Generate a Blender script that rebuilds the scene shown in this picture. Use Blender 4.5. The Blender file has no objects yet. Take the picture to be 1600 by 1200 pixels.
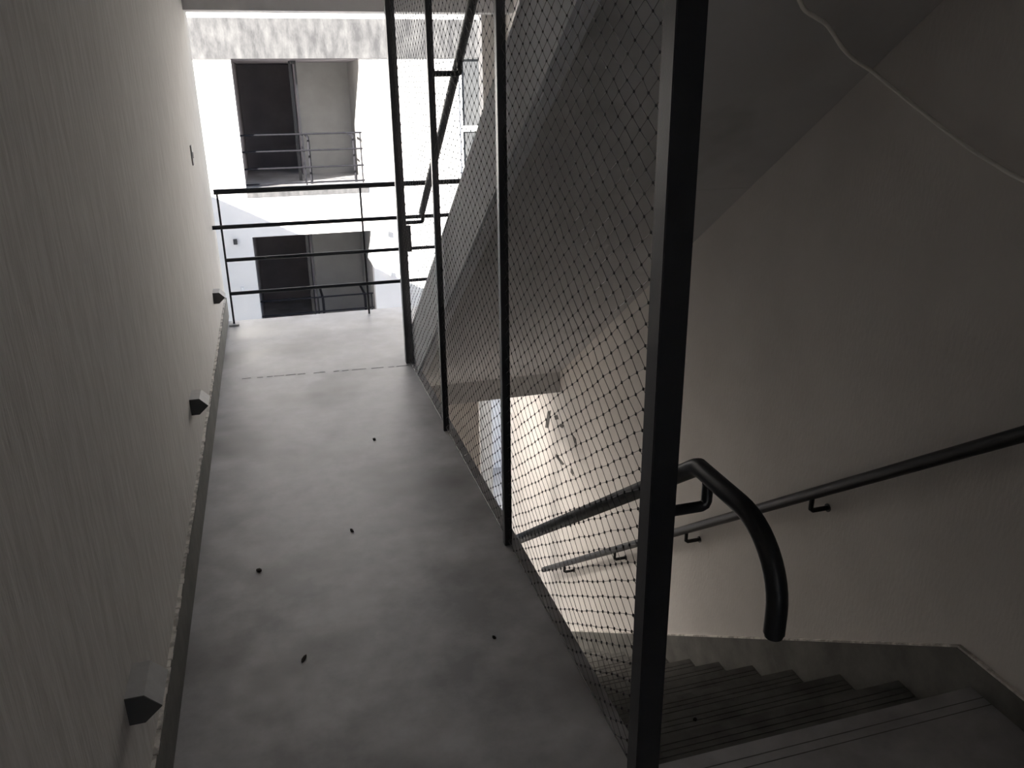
import bpy, bmesh, math, random
from mathutils import Vector, Matrix

sc = bpy.context.scene
COL = sc.collection
random.seed(7)

# ------------------------------------------------------------------ camera
YAW, PITCH, ROLL, FPX = 0.27915, 0.35449, 0.0123, 1279.9
CAM = Vector((0.0, 0.0, 1.7))
_cy, _sy, _cp, _sp = math.cos(YAW), math.sin(YAW), math.cos(PITCH), math.sin(PITCH)
_cr, _sr = math.cos(ROLL), math.sin(ROLL)
FWD = Vector((_sy * _cp, _cy * _cp, -_sp))
_r0 = Vector((_cy, -_sy, 0.0))
_d0 = FWD.cross(_r0)
RIGHT = _r0 * _cr + _d0 * _sr
DOWN = _d0 * _cr - _r0 * _sr
cam = bpy.data.objects.new('camera', bpy.data.cameras.new('camera'))
COL.objects.link(cam)
cam.data.sensor_fit = 'HORIZONTAL'
cam.data.sensor_width = 36.0
cam.data.lens = FPX / 1600.0 * 36.0
cam.data.clip_start = 0.02
m = Matrix.Identity(4)
for i in range(3):
    m[i][0], m[i][1], m[i][2], m[i][3] = RIGHT[i], -DOWN[i], -FWD[i], CAM[i]
cam.matrix_world = m
sc.camera = cam


def ray(u, v):
    return RIGHT * ((u - 800) / FPX) + DOWN * ((v - 600) / FPX) + FWD


def on_plane(u, v, n, d):
    """point of the pixel's sight line on the plane n.p = d"""
    n = Vector(n)
    r = ray(u, v)
    return CAM + r * ((d - n.dot(CAM)) / n.dot(r))


# ------------------------------------------------------------------ light
world = bpy.data.worlds.new('world')
sc.world = world
world.use_nodes = True
wn = world.node_tree
wn.nodes.clear()
sky = wn.nodes.new('ShaderNodeTexSky')
sky.sky_type = 'NISHITA'
sky.sun_disc = False
sky.sun_elevation = math.radians(38)
sky.sun_rotation = math.radians(240)
sky.altitude = 200
sky.dust_density = 2.0
bg = wn.nodes.new('ShaderNodeBackground')
bg.inputs['Strength'].default_value = 0.13
wo = wn.nodes.new('ShaderNodeOutputWorld')
wn.links.new(sky.outputs[0], bg.inputs[0])
wn.links.new(bg.outputs[0], wo.inputs[0])

SUN_DIR = Vector((1.0, 0.75, -0.5285))
sun = bpy.data.objects.new('sun', bpy.data.lights.new('sun', 'SUN'))
COL.objects.link(sun)
sun.data.energy = 15.0
sun.data.angle = math.radians(0.6)
sun.data.color = (1.0, 0.95, 0.88)
sun.rotation_euler = SUN_DIR.to_track_quat('-Z', 'Y').to_euler()
sun.location = (-8, 2, 8)

vs = sc.view_settings
vs.view_transform = 'Standard'
vs.look = 'None'
vs.gamma = 1.0
vs.use_curve_mapping = False
vs.exposure = 1.05
sc.cycles.max_bounces = 16
sc.cycles.diffuse_bounces = 12
sc.cycles.glossy_bounces = 4


# ------------------------------------------------------------------ materials
def mat(name, base, rough=0.8, metal=0.0, spec=0.4):
    mt = bpy.data.materials.new(name)
    mt.use_nodes = True
    b = mt.node_tree.nodes['Principled BSDF']
    b.inputs['Base Color'].default_value = (*base, 1)
    b.inputs['Roughness'].default_value = rough
    b.inputs['Metallic'].default_value = metal
    b.inputs['Specular IOR Level'].default_value = spec
    return mt


def textured(name, c1, c2, scale=(1, 1, 1), nscale=4.0, detail=6, rough=(0.7, 0.9), bump=0.1, bscale=60.0,
             bstretch=(1, 1, 1), spec=0.3, ramp=(0.35, 0.65), bdist=0.004, stain=None):
    mt = mat(name, c1, rough[0], 0, spec)
    nt = mt.node_tree
    N, Lk = nt.nodes, nt.links
    b = N['Principled BSDF']
    tc = N.new('ShaderNodeNewGeometry')
    mp = N.new('ShaderNodeMapping')
    mp.inputs['Scale'].default_value = scale
    Lk.new(tc.outputs['Position'], mp.inputs['Vector'])
    n1 = N.new('ShaderNodeTexNoise')
    n1.inputs['Scale'].default_value = nscale
    n1.inputs['Detail'].default_value = detail
    n1.inputs['Roughness'].default_value = 0.62
    Lk.new(mp.outputs[0], n1.inputs['Vector'])
    cr = N.new('ShaderNodeValToRGB')
    cr.color_ramp.elements[0].position = ramp[0]
    cr.color_ramp.elements[1].position = ramp[1]
    cr.color_ramp.elements[0].color = (*c1, 1)
    cr.color_ramp.elements[1].color = (*c2, 1)
    Lk.new(n1.outputs['Fac'], cr.inputs['Fac'])
    colour = cr.outputs['Color']
    if stain:
        n3 = N.new('ShaderNodeTexNoise')
        n3.inputs['Scale'].default_value = stain[1]
        n3.inputs['Detail'].default_value = 3
        Lk.new(tc.outputs['Position'], n3.inputs['Vector'])
        r3 = N.new('ShaderNodeValToRGB')
        r3.color_ramp.elements[0].position = stain[2]
        r3.color_ramp.elements[1].position = stain[3]
        Lk.new(n3.outputs['Fac'], r3.inputs['Fac'])
        mx = N.new('ShaderNodeMixRGB')
        mx.inputs['Color2'].default_value = (*stain[0], 1)
        Lk.new(r3.outputs['Color'], mx.inputs['Fac'])
        Lk.new(colour, mx.inputs['Color1'])
        colour = mx.outputs['Color']
    Lk.new(colour, b.inputs['Base Color'])
    mr = N.new('ShaderNodeMapRange')
    mr.inputs['To Min'].default_value = rough[0]
    mr.inputs['To Max'].default_value = rough[1]
    Lk.new(n1.outputs['Fac'], mr.inputs['Value'])
    Lk.new(mr.outputs[0], b.inputs['Roughness'])
    m2 = N.new('ShaderNodeMapping')
    m2.inputs['Scale'].default_value = bstretch
    Lk.new(tc.outputs['Position'], m2.inputs['Vector'])
    n2 = N.new('ShaderNodeTexNoise')
    n2.inputs['Scale'].default_value = bscale
    n2.inputs['Detail'].default_value = 3
    Lk.new(m2.outputs[0], n2.inputs['Vector'])
    bp = N.new('ShaderNodeBump')
    bp.inputs['Strength'].default_value = bump
    bp.inputs['Distance'].default_value = bdist
    Lk.new(n2.outputs['Fac'], bp.inputs['Height'])
    Lk.new(bp.outputs[0], b.inputs['Normal'])
    return mt


M = {}
M['plaster'] = textured('rough_plaster', (0.54, 0.52, 0.49), (0.66, 0.64, 0.61), scale=(1, 1, 0.12), nscale=45, detail=4, bump=0.6, bscale=120,
                        bstretch=(1, 1, 0.16), rough=(0.85, 0.95), bdist=0.003, ramp=(0.35, 0.65))
M['plaster_smooth'] = textured('plaster_right', (0.62, 0.59, 0.56), (0.70, 0.67, 0.64), nscale=1.6, bump=0.4, bscale=80,
                               bstretch=(1, 1, 0.4), rough=(0.85, 0.95), bdist=0.004)
M['floor'] = textured('polished_concrete', (0.31, 0.305, 0.31), (0.53, 0.525, 0.535), nscale=3.2, detail=9, bump=0.12, bscale=18,
                      rough=(0.30, 0.62), spec=0.45, ramp=(0.36, 0.64), bdist=0.003,
                      stain=((0.22, 0.21, 0.205), 1.7, 0.50, 0.72))
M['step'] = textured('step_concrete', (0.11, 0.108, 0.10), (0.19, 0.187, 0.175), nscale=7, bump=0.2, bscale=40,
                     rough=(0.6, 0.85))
M['soffit'] = textured('soffit_concrete', (0.50, 0.495, 0.495), (0.58, 0.575, 0.575), nscale=1.4, bump=0.15, bscale=35,
                       rough=(0.8, 0.95), stain=((0.36, 0.36, 0.35), 2.5, 0.6, 0.8))
M['skirt'] = textured('skirting_concrete', (0.12, 0.118, 0.108), (0.19, 0.185, 0.17), nscale=6, bump=0.3, bscale=50,
                      rough=(0.7, 0.9))
M['ledge'] = textured('lit_ledge', (0.42, 0.40, 0.37), (0.78, 0.75, 0.70), nscale=22, bump=0.6, bscale=60,
                      rough=(0.85, 0.95), ramp=(0.42, 0.56))  # pale speckled tone paints in light caught by the skirting's top ledge
M['stringer'] = textured('stringer_lit', (0.66, 0.67, 0.70), (0.74, 0.75, 0.78), nscale=3, bump=0.15, bscale=40, rough=(0.6, 0.8))  # lighter bluish tone paints in the light falling on the stringer face
M['white'] = textured('white_render', (0.80, 0.79, 0.78), (0.84, 0.83, 0.82), nscale=1.5, bump=0.2, bscale=60,
                      rough=(0.85, 0.95))
M['band'] = textured('weathered_band', (0.06, 0.06, 0.063), (0.15, 0.15, 0.15), scale=(1, 1, 0.35), nscale=9, bump=0.4,
                     bscale=40, rough=(0.85, 0.95), ramp=(0.35, 0.75))
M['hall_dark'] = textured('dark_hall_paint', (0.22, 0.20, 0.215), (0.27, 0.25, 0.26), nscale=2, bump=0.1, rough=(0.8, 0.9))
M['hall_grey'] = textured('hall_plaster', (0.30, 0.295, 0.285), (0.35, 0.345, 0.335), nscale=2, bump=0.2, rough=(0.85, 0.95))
M['ground'] = textured('courtyard_paving', (0.40, 0.39, 0.37), (0.48, 0.47, 0.45), nscale=3, bump=0.2, rough=(0.8, 0.9))
M['steel'] = textured('black_paint', (0.012, 0.012, 0.014), (0.018, 0.018, 0.02), nscale=30, bump=0.05, bscale=200,
                      rough=(0.28, 0.36), spec=0.8)
M['rail_steel'] = textured('dark_rail_paint', (0.009, 0.009, 0.010), (0.014, 0.014, 0.016), nscale=20, bump=0.05,
                           bscale=200, rough=(0.36, 0.48), spec=0.35)
M['wire'] = mat('stainless_wire', (0.16, 0.16, 0.16), 0.45, 0.6)
M['ferrule'] = mat('ferrule', (0.05, 0.05, 0.055), 0.5, 0.5)
M['fixture'] = textured('grey_fixture', (0.45, 0.45, 0.45), (0.52, 0.52, 0.52), nscale=30, bump=0.1, bscale=150,
                        rough=(0.5, 0.65))
M['rail_grey'] = textured('grey_rail_paint', (0.014, 0.014, 0.017), (0.02, 0.02, 0.024), nscale=20, bump=0.05, bscale=100, rough=(0.5, 0.6), spec=0.08)
M['fixture_dark'] = mat('end_shade_rocker', (0.05, 0.05, 0.05), 0.6)  # dark tone for the painted shade of wedge light ends, and the rocker
M['cable'] = mat('white_cable', (0.88, 0.86, 0.80), 0.45)
M['plastic'] = mat('switch_plastic', (0.30, 0.29, 0.28), 0.5)
M['frame'] = mat('white_frame', (0.82, 0.82, 0.82), 0.5)
M['blind'] = textured('grey_pane', (0.075, 0.078, 0.082), (0.095, 0.098, 0.10), nscale=3, bump=0.0, rough=(0.4, 0.5))
M['leaf'] = mat('dry_leaf', (0.035, 0.025, 0.018), 0.8)
M['dirt'] = mat('scuff', (0.10, 0.095, 0.09), 0.9)
fg = mat('frosted_glass', (0.5, 0.5, 0.5), 0.5)
_nt = fg.node_tree
_o = _nt.nodes['Material Output']
_tr = _nt.nodes.new('ShaderNodeBsdfTranslucent')
_tr.inputs[0].default_value = (0.55, 0.57, 0.58, 1)
_mx = _nt.nodes.new('ShaderNodeMixShader')
_mx.inputs[0].default_value = 0.55
_nt.links.new(_nt.nodes['Principled BSDF'].outputs[0], _mx.inputs[1])
_nt.links.new(_tr.outputs[0], _mx.inputs[2])
_nt.links.new(_mx.outputs[0], _o.inputs[0])
M['frosted'] = fg


# ------------------------------------------------------------------ mesh helpers
class MB:
    def __init__(self):
        self.v, self.f = [], []

    def box(self, x0, x1, y0, y1, z0, z1):
        n = len(self.v)
        self.v += [(x0, y0, z0), (x1, y0, z0), (x1, y1, z0), (x0, y1, z0),
                   (x0, y0, z1), (x1, y0, z1), (x1, y1, z1), (x0, y1, z1)]
        self.f += [tuple(n + i for i in q) for q in
                   ((0, 3, 2, 1), (4, 5, 6, 7), (0, 1, 5, 4), (1, 2, 6, 5), (2, 3, 7, 6), (3, 0, 4, 7))]
        return self

    def prism_x(self, prof, x0, x1):
        """profile of (y, z) points extruded along x"""
        n, k = len(self.v), len(prof)
        self.v += [(x0, y, z) for y, z in prof] + [(x1, y, z) for y, z in prof]
        self.f.append(tuple(n + i for i in range(k)))
        self.f.append(tuple(n + k + i for i in reversed(range(k))))
        for i in range(k):
            j = (i + 1) % k
            self.f.append((n + j, n + i, n + k + i, n + k + j))
        return self

    def prism_y(self, prof, y0, y1):
        """profile of (x, z) points extruded along y"""
        n, k = len(self.v), len(prof)
        self.v += [(x, y0, z) for x, z in prof] + [(x, y1, z) for x, z in prof]
        self.f.append(tuple(n + i for i in range(k)))
        self.f.append(tuple(n + k + i for i in reversed(range(k))))
        for i in range(k):
            j = (i + 1) % k
            self.f.append((n + j, n + i, n + k + i, n + k + j))
        return self

    def tube(self, pts, r, n=12, cap=True):
        pts = [Vector(p) for p in pts]
        base = len(self.v)
        up = None
        for i, p in enumerate(pts):
            if i == 0:
                t = pts[1] - p
            elif i == len(pts) - 1:
                t = p - pts[i - 1]
            else:
                t = (pts[i + 1] - p).normalized() + (p - pts[i - 1]).normalized()
            t.normalize()
            if up is None:
                a = Vector((1, 0, 0)) if abs(t.x) < 0.9 else Vector((0, 0, 1))
                up = t.cross(a).normalized()
            else:
                up = (up - t * up.dot(t)).normalized()
            b = t.cross(up)
            for k in range(n):
                a = 2 * math.pi * k / n
                self.v.append(tuple(p + up * (r * math.cos(a)) + b * (r * math.sin(a))))
        for i in range(len(pts) - 1):
            for k in range(n):
                k2 = (k + 1) % n
                self.f.append((base + i * n + k, base + i * n + k2, base + (i + 1) * n + k2, base + (i + 1) * n + k))
        if cap:
            self.f.append(tuple(base + k for k in reversed(range(n))))
            e = base + (len(pts) - 1) * n
            self.f.append(tuple(e + k for k in range(n)))
        return self

    def build(self, name, material, parent=None, bevel=0.0, smooth=False):
        me = bpy.data.meshes.new(name)
        me.from_pydata([tuple(p) for p in self.v], [], self.f)
        bm = bmesh.new()
        bm.from_mesh(me)
        bmesh.ops.recalc_face_normals(bm, faces=bm.faces)
        if bevel:
            bmesh.ops.bevel(bm, geom=bm.edges[:], offset=bevel, segments=2, affect='EDGES', clamp_overlap=True)
        bm.to_mesh(me)
        bm.free()
        if smooth:
            for p in me.polygons:
                p.use_smooth = True
            me.set_sharp_from_angle(angle=math.radians(40))
        me.materials.append(M[material])
        o = bpy.data.objects.new(name, me)
        COL.objects.link(o)
        if parent:
            o.parent = parent
            o.matrix_parent_inverse = Matrix.Translation(-parent.location)
        return o


def arc(center, r, a0, a1, n=8):
    """arc in the y-z plane: angle 0 = +y, 90 deg = +z"""
    return [(center[0], center[1] + r * math.cos(a0 + (a1 - a0) * i / n), center[2] + r * math.sin(a0 + (a1 - a0) * i / n))
            for i in range(n + 1)]


def tag(o, label, cat=None, group=None, kind=None):
    o['label'] = label
    if cat:
        o['category'] = cat
    if group:
        o['group'] = group
    if kind:
        o['kind'] = kind
    return o


def struct(o, label, cat):
    return tag(o, label, cat, None, 'structure')


def thing(name, loc, label, cat, group=None):
    o = bpy.data.objects.new(name, None)
    COL.objects.link(o)
    o.location = loc
    o.empty_display_size = 0.1
    return tag(o, label, cat, group)


def twin(o, loc, parent=None):
    c = o.copy()
    COL.objects.link(c)
    c.parent = parent
    c.location = loc
    return c


# ------------------------------------------------------------------ dimensions (metres; floor of this storey z = 0)
XL, XR = -0.425, 1.85          # plaster faces of the left and right walls
XE = 0.795                     # edge of the corridor slab
XN = 0.745                     # plane of the net
XS = 0.775                     # outer face of the upper flight
H = 2.64
YB, YE = -2.6, 6.41            # back wall, end of the corridor slab
G, RS, Y0 = 0.2675, H / 14, 1.512          # lower flight
SL, ZS, ZA = 0.685, 3.31, 3.682            # upper flight: slope, soffit line, upstand line (z = Z - SL*y)
D = 14.0                       # face of the building across the courtyard

# ------------------------------------------------------------------ this building's shell
wall_left = struct(MB().box(XL - 0.2, XL, YB - 0.2, 6.6, -H - 0.15, 5.3).build('wall_left', 'plaster'),
                   'rough grey-white plastered wall along the left of the corridor', 'wall')
wall_right = struct(MB().box(XR, XR + 0.2, YB - 0.2, 6.78, -H - 0.15, 5.3).build('wall_right', 'plaster_smooth'),
                    'plastered stairwell wall carrying the long black handrail', 'wall')
struct(MB().box(XL, XR, YB - 0.2, YB, -H - 0.15, 0.02).box(XL, XR, YB - 0.2, YB, 2.25, 5.3).box(0.80, XR, YB - 0.2, YB, 0.02, 2.25)
       .build('wall_back', 'plaster_smooth'), 'plastered wall behind the viewer with a doorway added to let light in', 'wall')  # doorway is made up to bring daylight into the near corridor
struct(MB().box(0.80, 0.92, YB, 0.25, 0.0, H - 0.15).build('wall_light_block', 'plaster_smooth'),
       'unseen partition added behind the viewer to keep light off the landing', 'wall')  # unseen, added to screen the stair landing from the doorway's light
struct(MB().box(-14, 14, -9.2, -9.0, -5.4, 6.37).build('wall_sun_block', 'white'), 'unseen white wall added behind the viewer to hold back the low sun', 'wall')  # unseen, height set to limit the sun entering the doorway
floor = struct(MB().box(XL, XE, YB, YE, -0.16, 0).box(XE, XR, YB, Y0, -0.16, 0).build('floor', 'floor'),
       'smooth grey concrete corridor floor with faint stains and scratches', 'floor')
struct(MB().box(XL, 0.774, YB, YE, H - 0.15, H).box(0.774, XR, YB, 1.30, H - 0.15, H).build('ceiling', 'soffit'),
       'grey concrete slab over the corridor', 'ceiling')
struct(MB().box(XL, XR, YB, YE, -H - 0.15, -H).build('floor_lower', 'floor'),
       'concrete floor of the storey below at the foot of the stairs', 'floor')
struct(MB().box(XL - 0.2, XR + 0.2, YB - 0.2, 6.78, 5.3, 5.5).build('ceiling_upper', 'soffit'),
       'concrete roof slab over the stairwell', 'ceiling')
struct(MB().box(XL, XR, 6.30, 6.50, 2.165, 2.62).build('trim_1', 'soffit'),
       'grey downstand beam across the open corridor end', 'beam')
struct(MB().box(1.66, XR, 6.50, 6.62, 0.0, 2.62).build('wall_pier', 'plaster_smooth'),
       'narrow grey pier at the open end beside the stairwell wall', 'wall')
# beam and end wall at the foot of the lower flight
struct(MB().box(XE + 0.005, XR, 5.20, 5.42, -0.405, -0.16).build('trim_2', 'soffit'),
       'dark grey beam spanning the stairwell below the upper flight', 'beam')
struct(MB().box(1.03, 1.285, 5.37, 5.42, -H, -0.405).box(1.35, 1.50, 6.42, 6.60, -H, -0.40).build('wall_end_lower', 'plaster_smooth'),
       'dark plastered end wall under the stairwell beam, beside the narrow window', 'wall')
struct(MB().box(1.2, XR, 5.42, YE, -0.40, -0.16).box(XE, 1.2, 5.42, YE, -0.30, -0.16).box(XE, XR, 5.02 + 0.4, YE, -0.16, 0).build('floor_landing', 'floor'),
       'concrete landing slab at the foot of the upper flight', 'floor')
win = struct(MB().box(1.50, 1.555, 6.46, 6.54, -H, -0.40).box(1.555, 1.66, 6.46, 6.54, -H, -H + 0.06)
             .build('window_1', 'frame', bevel=0.003), 'tall narrow window with white frame and grey frosted pane below', 'window')
MB().box(1.555, 1.67, 6.495, 6.503, -H + 0.06, -0.40).build('pane', 'frosted', win)

# broken dark joint across the corridor floor
a_, b_ = on_plane(378, 592, (0, 0, 1), 0), on_plane(640, 571, (0, 0, 1), 0)
t = 0.0
while t < 0.98:
    dt = random.uniform(0.03, 0.10)
    p, q = a_.lerp(b_, t), a_.lerp(b_, min(1, t + dt))
    w = random.uniform(0.002, 0.005)
    MB().box(p.x, q.x, p.y - w, p.y + w, -0.002, 0.0012).build('floor_joint', 'dirt', floor)
    t += dt + random.uniform(0.005, 0.05)

# skirtings
bl = struct(MB().box(XL, -0.41, YB, 6.55, 0, 0.155).build('baseboard_left', 'skirt', bevel=0.003),
            'low grey concrete skirting along the left plaster wall', 'skirting')
lip = MB()  # strip coloured pale for the light caught along the skirting ledge
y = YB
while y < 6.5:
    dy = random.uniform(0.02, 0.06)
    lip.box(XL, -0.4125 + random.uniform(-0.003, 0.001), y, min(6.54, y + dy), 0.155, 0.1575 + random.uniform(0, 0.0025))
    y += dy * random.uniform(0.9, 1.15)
lip.build('lit_ledge', 'ledge', bl)
tt = RS / G


def noseline(y, up=0.0):
    return -(y - Y0) * tt + up


kink = Y0 + 0.075
br = struct(MB().prism_x([(YB, 0), (Y0, 0), (Y0 + 0.001, -0.26), (4.95, noseline(4.95, -0.26)), (4.95, noseline(4.95, 0.135)), (kink, 0.085), (YB, 0.085)],
                         XR - 0.014, XR).build('baseboard_right', 'skirt'),
            'dark concrete skirting stepping down beside the lower flight', 'skirting')
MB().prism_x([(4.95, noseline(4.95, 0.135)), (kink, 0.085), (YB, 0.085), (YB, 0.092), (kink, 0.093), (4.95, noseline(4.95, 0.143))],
             XR - 0.012, XR).build('lit_ledge', 'ledge', br)

# scuffs on the stairwell wall
for pts in ([(852, 668), (856, 643), (861, 641), (857, 669)], [(866, 650), (871, 648), (873, 655), (868, 656)],
            [(876, 662), (882, 665), (879, 669), (873, 665)], [(893, 676), (900, 686), (902, 698), (898, 690)],
            [(869, 709), (882, 725), (879, 727), (868, 713)], [(892, 731), (896, 737), (896, 744), (892, 738)]):
    mb = MB()
    P = [on_plane(u, v, (1, 0, 0), XR) for u, v in pts]
    mb.prism_x([(p.y, p.z) for p in P], XR - 0.0025, XR + 0.001)
    mb.build('plaster_scratch', 'dirt', wall_right)


# ------------------------------------------------------------------ staircases
def step_profile(ys, ye, z, r):
    g1, g2, g3, w, d = 0.035, 0.058, 0.081, 0.004, 0.0025
    pr = [(ys, z)]
    for g in (g3, g2, g1):
        pr += [(ye - g - w, z), (ye - g - w, z - d), (ye - g, z - d), (ye - g, z)]
    pr += [(ye - 0.004, z), (ye, z - 0.004), (ye, z - r)]
    return pr


stair = thing('staircase', (1.3, Y0, 0), 'grey concrete flight of grooved steps going down beside the net', 'stairs')
x0, x1 = XE + 0.01, XR - 0.014
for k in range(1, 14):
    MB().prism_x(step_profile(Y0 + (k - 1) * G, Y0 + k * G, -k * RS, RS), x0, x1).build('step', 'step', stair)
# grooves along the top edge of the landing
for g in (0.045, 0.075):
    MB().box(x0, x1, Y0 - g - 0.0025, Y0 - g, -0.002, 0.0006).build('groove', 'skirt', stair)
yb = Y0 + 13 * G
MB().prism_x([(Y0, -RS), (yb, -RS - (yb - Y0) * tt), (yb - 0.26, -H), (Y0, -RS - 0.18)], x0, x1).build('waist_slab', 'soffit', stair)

ustair = thing('staircase', (1.3, 5.1, 0), 'concrete flight overhead rising towards the viewer with plain grey soffit', 'stairs')


def su(y):
    return ZS - SL * y


def au(y):
    return ZA - SL * y


ytop_s = (ZS - (H - 0.15)) / SL
yA0 = ZA / SL
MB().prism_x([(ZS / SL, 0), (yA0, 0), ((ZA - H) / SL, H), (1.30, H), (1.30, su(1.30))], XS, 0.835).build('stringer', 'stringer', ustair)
MB().prism_x([(5.2, su(5.2)), (5.2, 0.0), (5.10, au(5.10) - 0.22), ((ZA - H) / SL, H - 0.2), (1.30, H - 0.2), (1.30, su(1.30))],
             0.835, XR - 0.001).build('waist_slab', 'soffit', ustair)
ru, gu = H / 14, H / 14 / SL
yn = (ZA - 0.03 - H) / SL
for k in range(14):
    z = H - k * ru
    ys, ye = yn + (k - 1) * gu, yn + k * gu
    if k == 0:
        ys = 1.30
    MB().prism_x([(ys, z), (ye, z), (ye, z - ru), (ys, z - 0.06 if k == 0 else z)], 0.835, XR - 0.001).build('step', 'step', ustair)
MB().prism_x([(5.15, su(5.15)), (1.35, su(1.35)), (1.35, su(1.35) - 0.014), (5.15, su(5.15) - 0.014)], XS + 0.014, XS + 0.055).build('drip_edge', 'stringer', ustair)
pj_ = on_plane(1172, 285, (1, 0, 0), XR)
MB().prism_x([(2.95, su(2.95) - 0.001), (2.955, su(2.955) - 0.001), (2.955, su(2.955) + 0.004), (2.95, su(2.95) + 0.004)], 1.2, XR - 0.002).build('joint', 'fixture', ustair)

# ------------------------------------------------------------------ net screen
screen = thing('net_screen', (XN, 3.2, 0), 'floor-to-ceiling stainless diamond net stretched between black square posts', 'safety net')
ZT = H - 0.15
posts = [(0.711, 0.773, 1.416, 1.470), (0.730, 0.760, 2.675, 2.705), (0.731, 0.761, 3.843, 3.873), (0.723, 0.773, 4.98, 5.03)]
for px0, px1, py0, py1 in posts:
    MB().box(px0, px1, py0, py1, 0, ZT).build('post', 'steel', screen, bevel=0.002)


def net(y0, y1, z0, z1):
    w, h = 0.076, 0.049
    nc = max(1, round((y1 - y0) / w))
    nr = 2 * round((z1 - z0) / h)
    w, h2 = (y1 - y0) / nc, (z1 - z0) / nr
    mb, fb = MB(), MB()

    def node(i, j):
        return Vector((XN + 0.0015 * math.sin(i * 12.9 + j * 7.3), y0 + (i + (0.5 if j % 2 else 0.0)) * w + 0.002 * math.sin(i * 3.1 + j * 5.7),
                       z0 + j * h2 + 0.0015 * math.sin(i * 8.3 + j * 2.2)))
    r = 0.0009
    for j in range(nr):
        for i in range(nc + (0 if j % 2 else 1)):
            a = node(i, j)
            if 0 < i or j % 2:
                fb_box = (a.x - 0.0019, a.x + 0.0019, a.y - 0.0020, a.y + 0.0020, a.z - 0.0031, a.z + 0.0031)
                fb.box(*fb_box)
            for s in ((0, 1) if j % 2 else (-1, 0)):
                ii = i + s
                if ii < 0 or ii > nc - (1 if (j + 1) % 2 else 0) + (0 if j % 2 == 0 else 0):
                    continue
                if j % 2 == 0 and ii > nc - 1:
                    continue
                mb.tube([a, node(ii, j + 1)], r, 3, False)
    # border cables
    for zz in (z0, z1):
        mb.tube([(XN, y0, zz), (XN, y1, zz)], 0.002, 6)
    return mb, fb


for (a, b) in ((0, 1), (1, 2), (2, 3)):
    mb, fb = net(posts[a][3], posts[b][2], 0.022, ZT)
    o = mb.build('wire_net', 'wire', screen)
    o['kind'] = 'stuff'
    f = fb.build('ferrules', 'ferrule', o)
    f['kind'] = 'stuff'

# ------------------------------------------------------------------ handrails
RR = 0.021
# wall rail of the lower flight
wr = thing('handrail', (1.785, 3.2, noseline(3.2)), 'long thin black handrail bracketed to the stairwell wall', 'handrail')
xw = 1.775
pw = on_plane(1600, 678, (1, 0, 0), xw)
qw = on_plane(1055, 832, (1, 0, 0), xw)
sw = (qw.z - pw.z) / (qw.y - pw.y)


def zw(y):
    return pw.z + sw * (y - pw.y)


MB().tube([(xw, 1.05, zw(1.05)), (xw, 5.34, zw(5.34))], RR, 14).build('rail', 'rail_steel', wr, smooth=True)
for (u, v) in ((1268, 785), (1073, 828), (961, 853), (882, 870)):
    p = on_plane(u, v, (1, 0, 0), xw)
    z = zw(p.y)
    mb = MB().tube([(xw, p.y, z - RR * 0.6), (xw, p.y, z - 0.062), (xw + 0.01, p.y, z - 0.070), (XR, p.y, z - 0.070)], 0.0095, 8)
    o = mb.build('bracket', 'rail_steel', wr, smooth=True)
    MB().tube([(XR - 0.004, p.y, z - 0.070), (XR, p.y, z - 0.070)], 0.016, 12).build('wall_plate', 'rail_steel', o, smooth=True)

# net-side rail of the lower flight, with its curved end
xr = 0.87
P1 = on_plane(820, 848, (1, 0, 0), xr)
P2 = on_plane(1090, 729, (1, 0, 0), xr)
lr = thing('handrail', (xr, 2.0, 0), 'thick black handrail beside the net ending in a downturned hook', 'handrail')
yk, zk = P2.y, P2.z
P3 = on_plane(1220, 900, (1, 0, 0), xr)
P4 = on_plane(1206, 985, (1, 0, 0), xr)
yv = P3.y
rb = 0.16
path = [(xr, 4.9, zk - tt * (4.9 - yk)), (xr, yk + 0.012, zk - tt * 0.012), (xr, yk - 0.006, zk + 0.001)]
path += arc((xr, yv + rb, zk - rb), rb, math.pi / 2, math.pi, 12)
path += [(xr, yv, P4.z)]
# rounded tip
MB().tube(path, 0.0215, 18).build('rail', 'rail_steel', lr, smooth=True)
tip = MB()
tipts = [(xr, yv, P4.z), (xr, yv, P4.z - 0.008)]
tip.tube(tipts, 0.0185, 18).build('end_cap', 'rail_steel', lr, smooth=True)


def net_bracket(parent, px, py, rx, rz, r=0.012, drop=0.07):
    MB().tube([(rx, py, rz - 0.015), (rx, py, rz - drop + 0.014), (rx - 0.004, py, rz - drop + 0.004), (rx - 0.014, py, rz - drop), (px, py, rz - drop)], r, 10) \
        .build('bracket', 'steel', parent, smooth=True)


def zl(y):
    return zk - tt * (y - yk)


net_bracket(lr, 0.773, 1.455, xr, zk - 0.004, 0.013)

# net-side rail of the upper flight
xu = 0.88
U1 = on_plane(737, 10, (1, 0, 0), xu)
U2 = on_plane(656, 345, (1, 0, 0), xu)
sU = (U2.z - U1.z) / (U2.y - U1.y)
ur = thing('handrail', (xu, 4, 0), 'slanting black handrail of the upper flight, bracketed to far posts', 'handrail')


def zu(y):
    return U1.z + sU * (y - U1.y)


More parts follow.
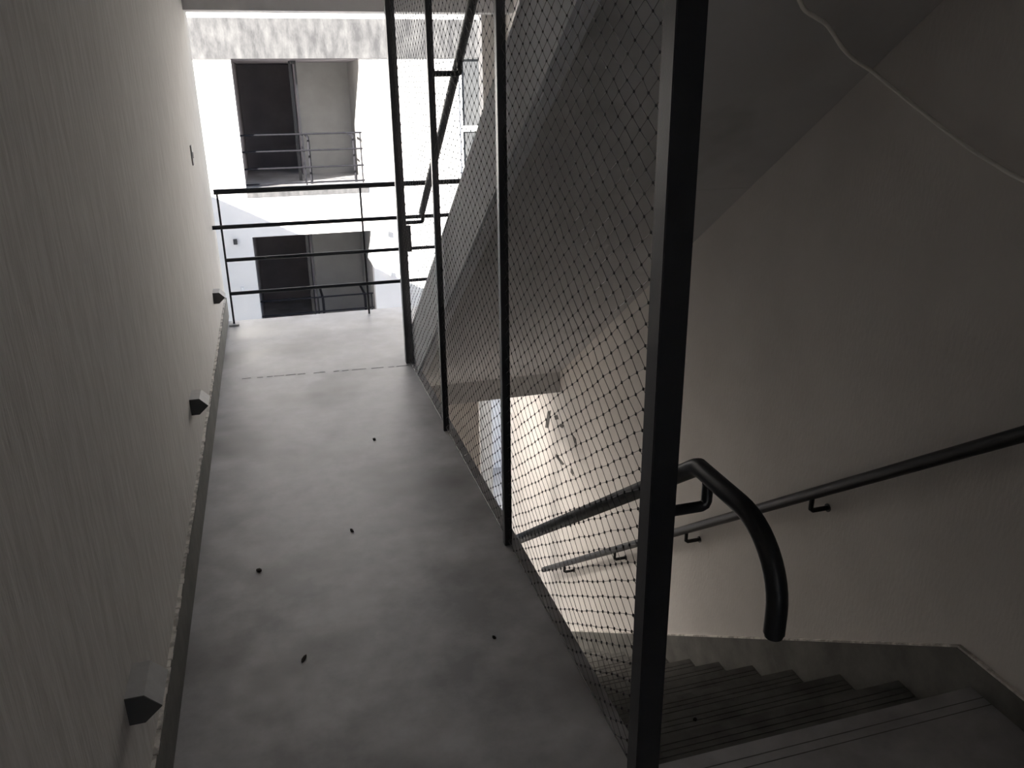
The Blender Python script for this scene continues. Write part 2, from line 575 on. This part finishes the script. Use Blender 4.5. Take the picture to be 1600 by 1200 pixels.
MB().tube([(xu, 2.05, zu(2.05)), (xu, 5.03, zu(5.03))], 0.021, 14).build('rail', 'steel', ur, smooth=True)
net_bracket(ur, 0.761, 3.858, xu, zu(3.858), 0.014)
net_bracket(ur, 0.773, 5.005, xu, zu(5.005), 0.012)
net_bracket(ur, 0.760, 2.69, xu, zu(2.69), 0.012)
B1 = on_plane(640, 352, (0, 1, 0), 5.0)
B2 = on_plane(640, 393, (0, 1, 0), 5.0)
MB().box(0.773, 0.800, 4.985, 5.028, B2.z, B1.z).build('lock_box', 'steel', ur, bevel=0.003)

# ------------------------------------------------------------------ end railing of this corridor
rl = thing('end_railing', (0.4, 6.3, 0), 'dark horizontal-bar guard railing across the open corridor end', 'railing')
YRL = 6.27
for (xa, z, r) in ((-0.385, 0.985, 0.019), (XL, 0.735, 0.015), (-0.37, 0.495, 0.0135), (-0.37, 0.245, 0.0135)):
    MB().tube([(xa, YRL, z), (XR, YRL, z)], r, 12).build('rail', 'rail_steel', rl, smooth=True)
for x in (-0.365, 0.645, 1.62):
    MB().box(x - 0.007, x + 0.007, YRL + 0.016, YRL + 0.028, 0.0, 0.985).build('baluster', 'rail_steel', rl)
MB().box(-0.40, -0.33, YRL - 0.02, YRL + 0.05, 0.0, 0.012).build('base_plate', 'fixture', rl)

# ------------------------------------------------------------------ wedge lights along the left wall
prof = [(XL, 0.443), (-0.385, 0.443), (-0.352, 0.408), (-0.392, 0.372), (XL, 0.372)]


def wedge_light(y, label):
    t = thing('step_light', (XL, y, 0.37), label, 'wall light', 'wedge lights along the left wall')
    MB().prism_y(prof, y + 0.003, y + 0.125).build('housing', 'fixture', t)
    MB().prism_y(prof, y, y + 0.003).build('end_cap', 'fixture_dark', t)  # thin cap puts the shade of the backlit end face into its colour
    MB().prism_y([(XL, 0.3715), (-0.398, 0.3715), (-0.398, 0.369), (XL, 0.369)], y + 0.012, y + 0.112).build('lens', 'frame', t)
    return t


wedge_light(1.62, 'nearest grey wedge-shaped light low on the left wall')
wedge_light(3.50, 'middle wedge-shaped light of three low on the left wall')
wedge_light(5.47, 'farthest wedge-shaped light on the left wall near the railing')
sp = thing('wall_plate', (XL, 5.37, 1.3), 'small narrow plate high on the left wall near its end', 'switch plate')
MB().box(XL, XL + 0.008, 5.335, 5.405, 1.25, 1.365).build('plate', 'plastic', sp, bevel=0.002)
MB().box(XL + 0.008, XL + 0.011, 5.36, 5.38, 1.29, 1.325).build('rocker', 'fixture_dark', sp)

# ------------------------------------------------------------------ loose cable
nu = (0, SL, 1)
cp = []
for (u, v) in ((1232, -40), (1249, 0), (1258, 16), (1276, 28), (1291, 38), (1303, 54), (1315, 73), (1331, 90), (1348, 102), (1362, 111)):
    p = on_plane(u, v, nu, ZS - 0.024)
    cp.append(p)
for (u, v) in ((1378, 124), (1405, 146), (1440, 174), (1475, 202), (1515, 232), (1550, 254), (1580, 272), (1610, 286), (1660, 305)):
    cp.append(on_plane(u, v, (1, 0, 0), XR - 0.018))
fine = []
for i in range(len(cp) - 1):
    p0, p1, p2, p3 = cp[max(i - 1, 0)], cp[i], cp[i + 1], cp[min(i + 2, len(cp) - 1)]
    for k in range(5):
        t = k / 5
        fine.append(0.5 * ((2 * p1) + (p2 - p0) * t + (2 * p0 - 5 * p1 + 4 * p2 - p3) * t * t + (3 * p1 - p0 - 3 * p2 + p3) * t ** 3))
fine.append(cp[-1])
tag(MB().tube(fine, 0.0062, 10).build('cable', 'cable', smooth=True),
    'thin loose white cable running across the soffit and down the wall', 'cable')

# ------------------------------------------------------------------ bits lying on the floor
def leaf(u, v, lx, ly, rot, label, name='dry_leaf'):
    p = on_plane(u, v, (0, 0, 1), 0.0)
    mb = MB()
    n = 7
    c, s = math.cos(rot), math.sin(rot)
    top, bot = [], []
    for i in range(n):
        a = 2 * math.pi * i / n
        k = random.uniform(0.75, 1.1)
        x, yy = lx * k * math.cos(a), ly * k * math.sin(a)
        top.append((p.x + x * c - yy * s, p.y + x * s + yy * c, 0.004 + 0.003 * random.random()))
        bot.append((p.x + (x * c - yy * s) * 0.9, p.y + (x * s + yy * c) * 0.9, 0.0))
    mb.v += top + bot + [(p.x, p.y, 0.010)]
    for i in range(n):
        j = (i + 1) % n
        mb.f.append((n + i, n + j, j, i))
        mb.f.append((i, j, 2 * n))
    mb.f.append(tuple(n + i for i in reversed(range(n))))
    tag(mb.build(name, 'leaf'), label, 'debris', 'bits of debris on the floor')


leaf(405, 892, 0.011, 0.014, 0.4, 'largest dark crumb lying left of middle on the corridor floor')
leaf(550, 830, 0.007, 0.016, 0.2, 'thin dark leaf bit lying in the middle of the floor')
leaf(475, 1030, 0.006, 0.022, -0.5, 'slender brown twig on the floor nearest the viewer', 'twig')
leaf(585, 687, 0.009, 0.012, 0.0, 'small leaf crumb on the floor near the third post')
leaf(772, 997, 0.006, 0.009, 0.3, 'tiny dark speck on the floor beside the net edge')
leaf(1086, 1125, 0.006, 0.006, 0.3, 'tiny crumb on the grey upper landing at the stair head')

# ------------------------------------------------------------------ unseen lamps added in the storey below to brighten the stairwell wall
for lx, ly, lz, watt, lab in ((1.15, 6.05, -0.40, 3.5, 'added round white fill lamp below beside the narrow window'),
                              (0.20, 5.50, -0.16, 21.0, 'added round white fill lamp hidden under the corridor slab')):
    cl = thing('fill_lamp', (lx, ly, lz), lab, 'ceiling lamp', 'fill lamps added in the storey below')
    MB().tube([(lx, ly, lz), (lx, ly, lz - 0.03)], 0.16, 24).build('base', 'frame', cl, smooth=True)
    ll = bpy.data.objects.new('lamp_glow', bpy.data.lights.new('lamp_glow', 'AREA'))
    ll.data.shape = 'DISK'
    ll.data.size = 0.30
    ll.data.energy = watt
    ll.data.color = (1.0, 0.91, 0.82)
    ll.location = (lx, ly, lz - 0.035)
    COL.objects.link(ll)

# ------------------------------------------------------------------ courtyard and the building across
struct(MB().box(-30, 30, -9.2, 40, -5.6, -5.4).build('ground', 'ground'), 'pale paved courtyard floor between the buildings', 'ground')
struct(MB().box(-12, -1.3, 6.7, D, -5.4, 0.257).build('wall_shadow_caster', 'white'), 'unseen low white wing on the left, placed to cast the facade shadow', 'wall')  # unseen, top edge set to throw the slanting shadow on the facade
OX = (-0.36, 1.575)
FZ = (0.13, -2.57)
CT = (2.045, -0.645)
wf = MB()
ZTOP, ZBOT, TH = 5.5, -5.4, 0.22
WX0, WX1, WZ0, WZ1 = 3.16, 5.2, -0.2, 2.04
wf.box(-12, OX[0], D, D + TH, ZBOT, ZTOP)
wf.box(OX[0], OX[1], D, D + TH, 2.63, ZTOP)
wf.box(OX[0], OX[1], D, D + TH, CT[1], FZ[0] - 0.14)
wf.box(OX[0], OX[1], D, D + TH, ZBOT, FZ[1] - 0.1)
wf.box(OX[1], WX0, D, D + TH, ZBOT, ZTOP)
wf.box(WX0, WX1, D, D + TH, WZ1, ZTOP)
wf.box(WX0, WX1, D, D + TH, ZBOT, WZ0)
wf.box(WX1, 14, D, D + TH, ZBOT, ZTOP)
struct(wf.build('wall_opposite', 'white'), 'bright white sunlit facade across the courtyard', 'wall')
struct(MB().box(-12, 14, D - 0.03, D, 2.06, 2.63).build('trim_3', 'band'), 'grey streaked band across the top of the white facade', 'band')
w2 = struct(MB().box(WX0, WX0 + 0.06, D + 0.02, D + 0.1, WZ0, WZ1).box(WX1 - 0.06, WX1, D + 0.02, D + 0.1, WZ0, WZ1)
            .box(WX0 + 0.06, WX1 - 0.06, D + 0.02, D + 0.1, 0.908, 1.0).build('window_2', 'frame'),
            'grey window with white transom seen through the net', 'window')
for z0_, z1_ in ((WZ0, 0.908), (1.0, WZ1)):
    MB().box(WX0 + 0.06, WX1 - 0.06, D + 0.05, D + 0.08, z0_, z1_).build('pane', 'blind', w2)

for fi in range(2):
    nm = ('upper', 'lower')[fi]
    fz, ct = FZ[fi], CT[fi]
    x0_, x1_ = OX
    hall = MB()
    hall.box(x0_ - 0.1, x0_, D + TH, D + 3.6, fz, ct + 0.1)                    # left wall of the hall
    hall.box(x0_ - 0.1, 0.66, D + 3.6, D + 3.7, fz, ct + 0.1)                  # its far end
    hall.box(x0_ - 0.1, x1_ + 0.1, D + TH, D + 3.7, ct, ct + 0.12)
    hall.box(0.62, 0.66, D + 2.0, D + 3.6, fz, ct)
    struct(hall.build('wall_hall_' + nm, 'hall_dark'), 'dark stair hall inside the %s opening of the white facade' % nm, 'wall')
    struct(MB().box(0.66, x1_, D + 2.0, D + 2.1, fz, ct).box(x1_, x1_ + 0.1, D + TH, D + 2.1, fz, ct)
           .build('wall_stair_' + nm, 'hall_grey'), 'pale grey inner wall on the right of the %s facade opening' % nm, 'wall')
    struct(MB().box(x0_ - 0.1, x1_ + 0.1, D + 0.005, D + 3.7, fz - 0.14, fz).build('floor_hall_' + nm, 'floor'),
           'grey slab edge and floor of the %s opening across the courtyard' % nm, 'floor')
    struct(MB().box(x0_, x1_, D - 0.015, D + 0.004, fz - 0.14, fz - 0.012).build('trim_slab_' + nm, 'band'),
           'grey slab edge under the %s opening of the facade' % nm, 'slab edge')
    g = thing('guard_railing', (0.6, D + 0.1, fz), 'thin grey bar railing across the %s facade opening' % nm, 'railing', 'railings of the opposite openings')
    for dz in (0.805, 0.55, 0.285, 0.04):
        MB().tube([(x0_ - 0.02, D + 0.17, fz + dz), (x1_ - 0.03, D + 0.17, fz + dz)], 0.014, 8).build('rail', 'rail_grey', g, smooth=True)
    for x in (0.60, 1.52):
        MB().box(x - 0.01, x + 0.01, D + 0.185, D + 0.2, fz, fz + 0.8).build('baluster', 'rail_grey', g)
    s = thing('steel_post', (0.6, D + 1.0, fz), 'black steel posts framing the net inside the %s opening' % nm, 'post', 'posts of the opposite halls')
    for x, yy, w in ((0.535, D + 0.9, 0.05), (0.60, D + 0.5, 0.03)):
        MB().box(x - w / 2, x + w / 2, yy, yy + w, fz, ct).build('post', 'steel', s)
    MB().box(0.535, 0.60, D + 0.5, D + 0.9, ct - 0.05, ct).build('top_bar', 'steel', s)
    hr = thing('handrail', (0.69, D + 0.4, fz), 'short black curved handrail behind the railing of the %s opening' % nm, 'handrail', 'handrails of the opposite halls')
    for x in (0.69, 1.42):
        pth = [(x, D + 0.35, fz), (x, D + 0.35, fz + 0.66)] + [(x, D + 0.35 + 0.08 * (1 - math.cos(a)), fz + 0.66 + 0.08 * math.sin(a)) for a in (0.4, 0.8, 1.2, 1.57)] + [(x, D + 1.1, fz + 0.74)]
        MB().tube(pth, 0.022, 8).build('rail', 'rail_grey', hr, smooth=True)


def facade_lamp(x, z, r, material, label):
    t = thing('facade_lamp', (x, D, z), label, 'wall lamp', 'small lamps on the opposite facade')
    MB().tube([(x, D, z), (x, D - 0.012, z)], r * 0.8, 12).build('base', material, t, smooth=True)
    MB().tube([(x, D - 0.05, z - r), (x, D - 0.05, z + r)], r * 0.75, 12).build('shade', material, t, smooth=True)
    MB().tube([(x, D - 0.012, z), (x, D - 0.04, z)], r * 0.3, 8).build('arm', material, t, smooth=True)


facade_lamp(-0.625, -0.69, 0.042, 'steel', 'small dark lamp left of the lower facade opening')
facade_lamp(1.827, -0.70, 0.042, 'fixture', 'small grey lamp right of the lower facade opening')
facade_lamp(1.835, -1.40, 0.035, 'frame', 'small pale fitting low on the facade right of the lower opening')
facade_lamp(-0.61, -1.475, 0.035, 'frame', 'small pale fitting low on the facade left of the lower opening')
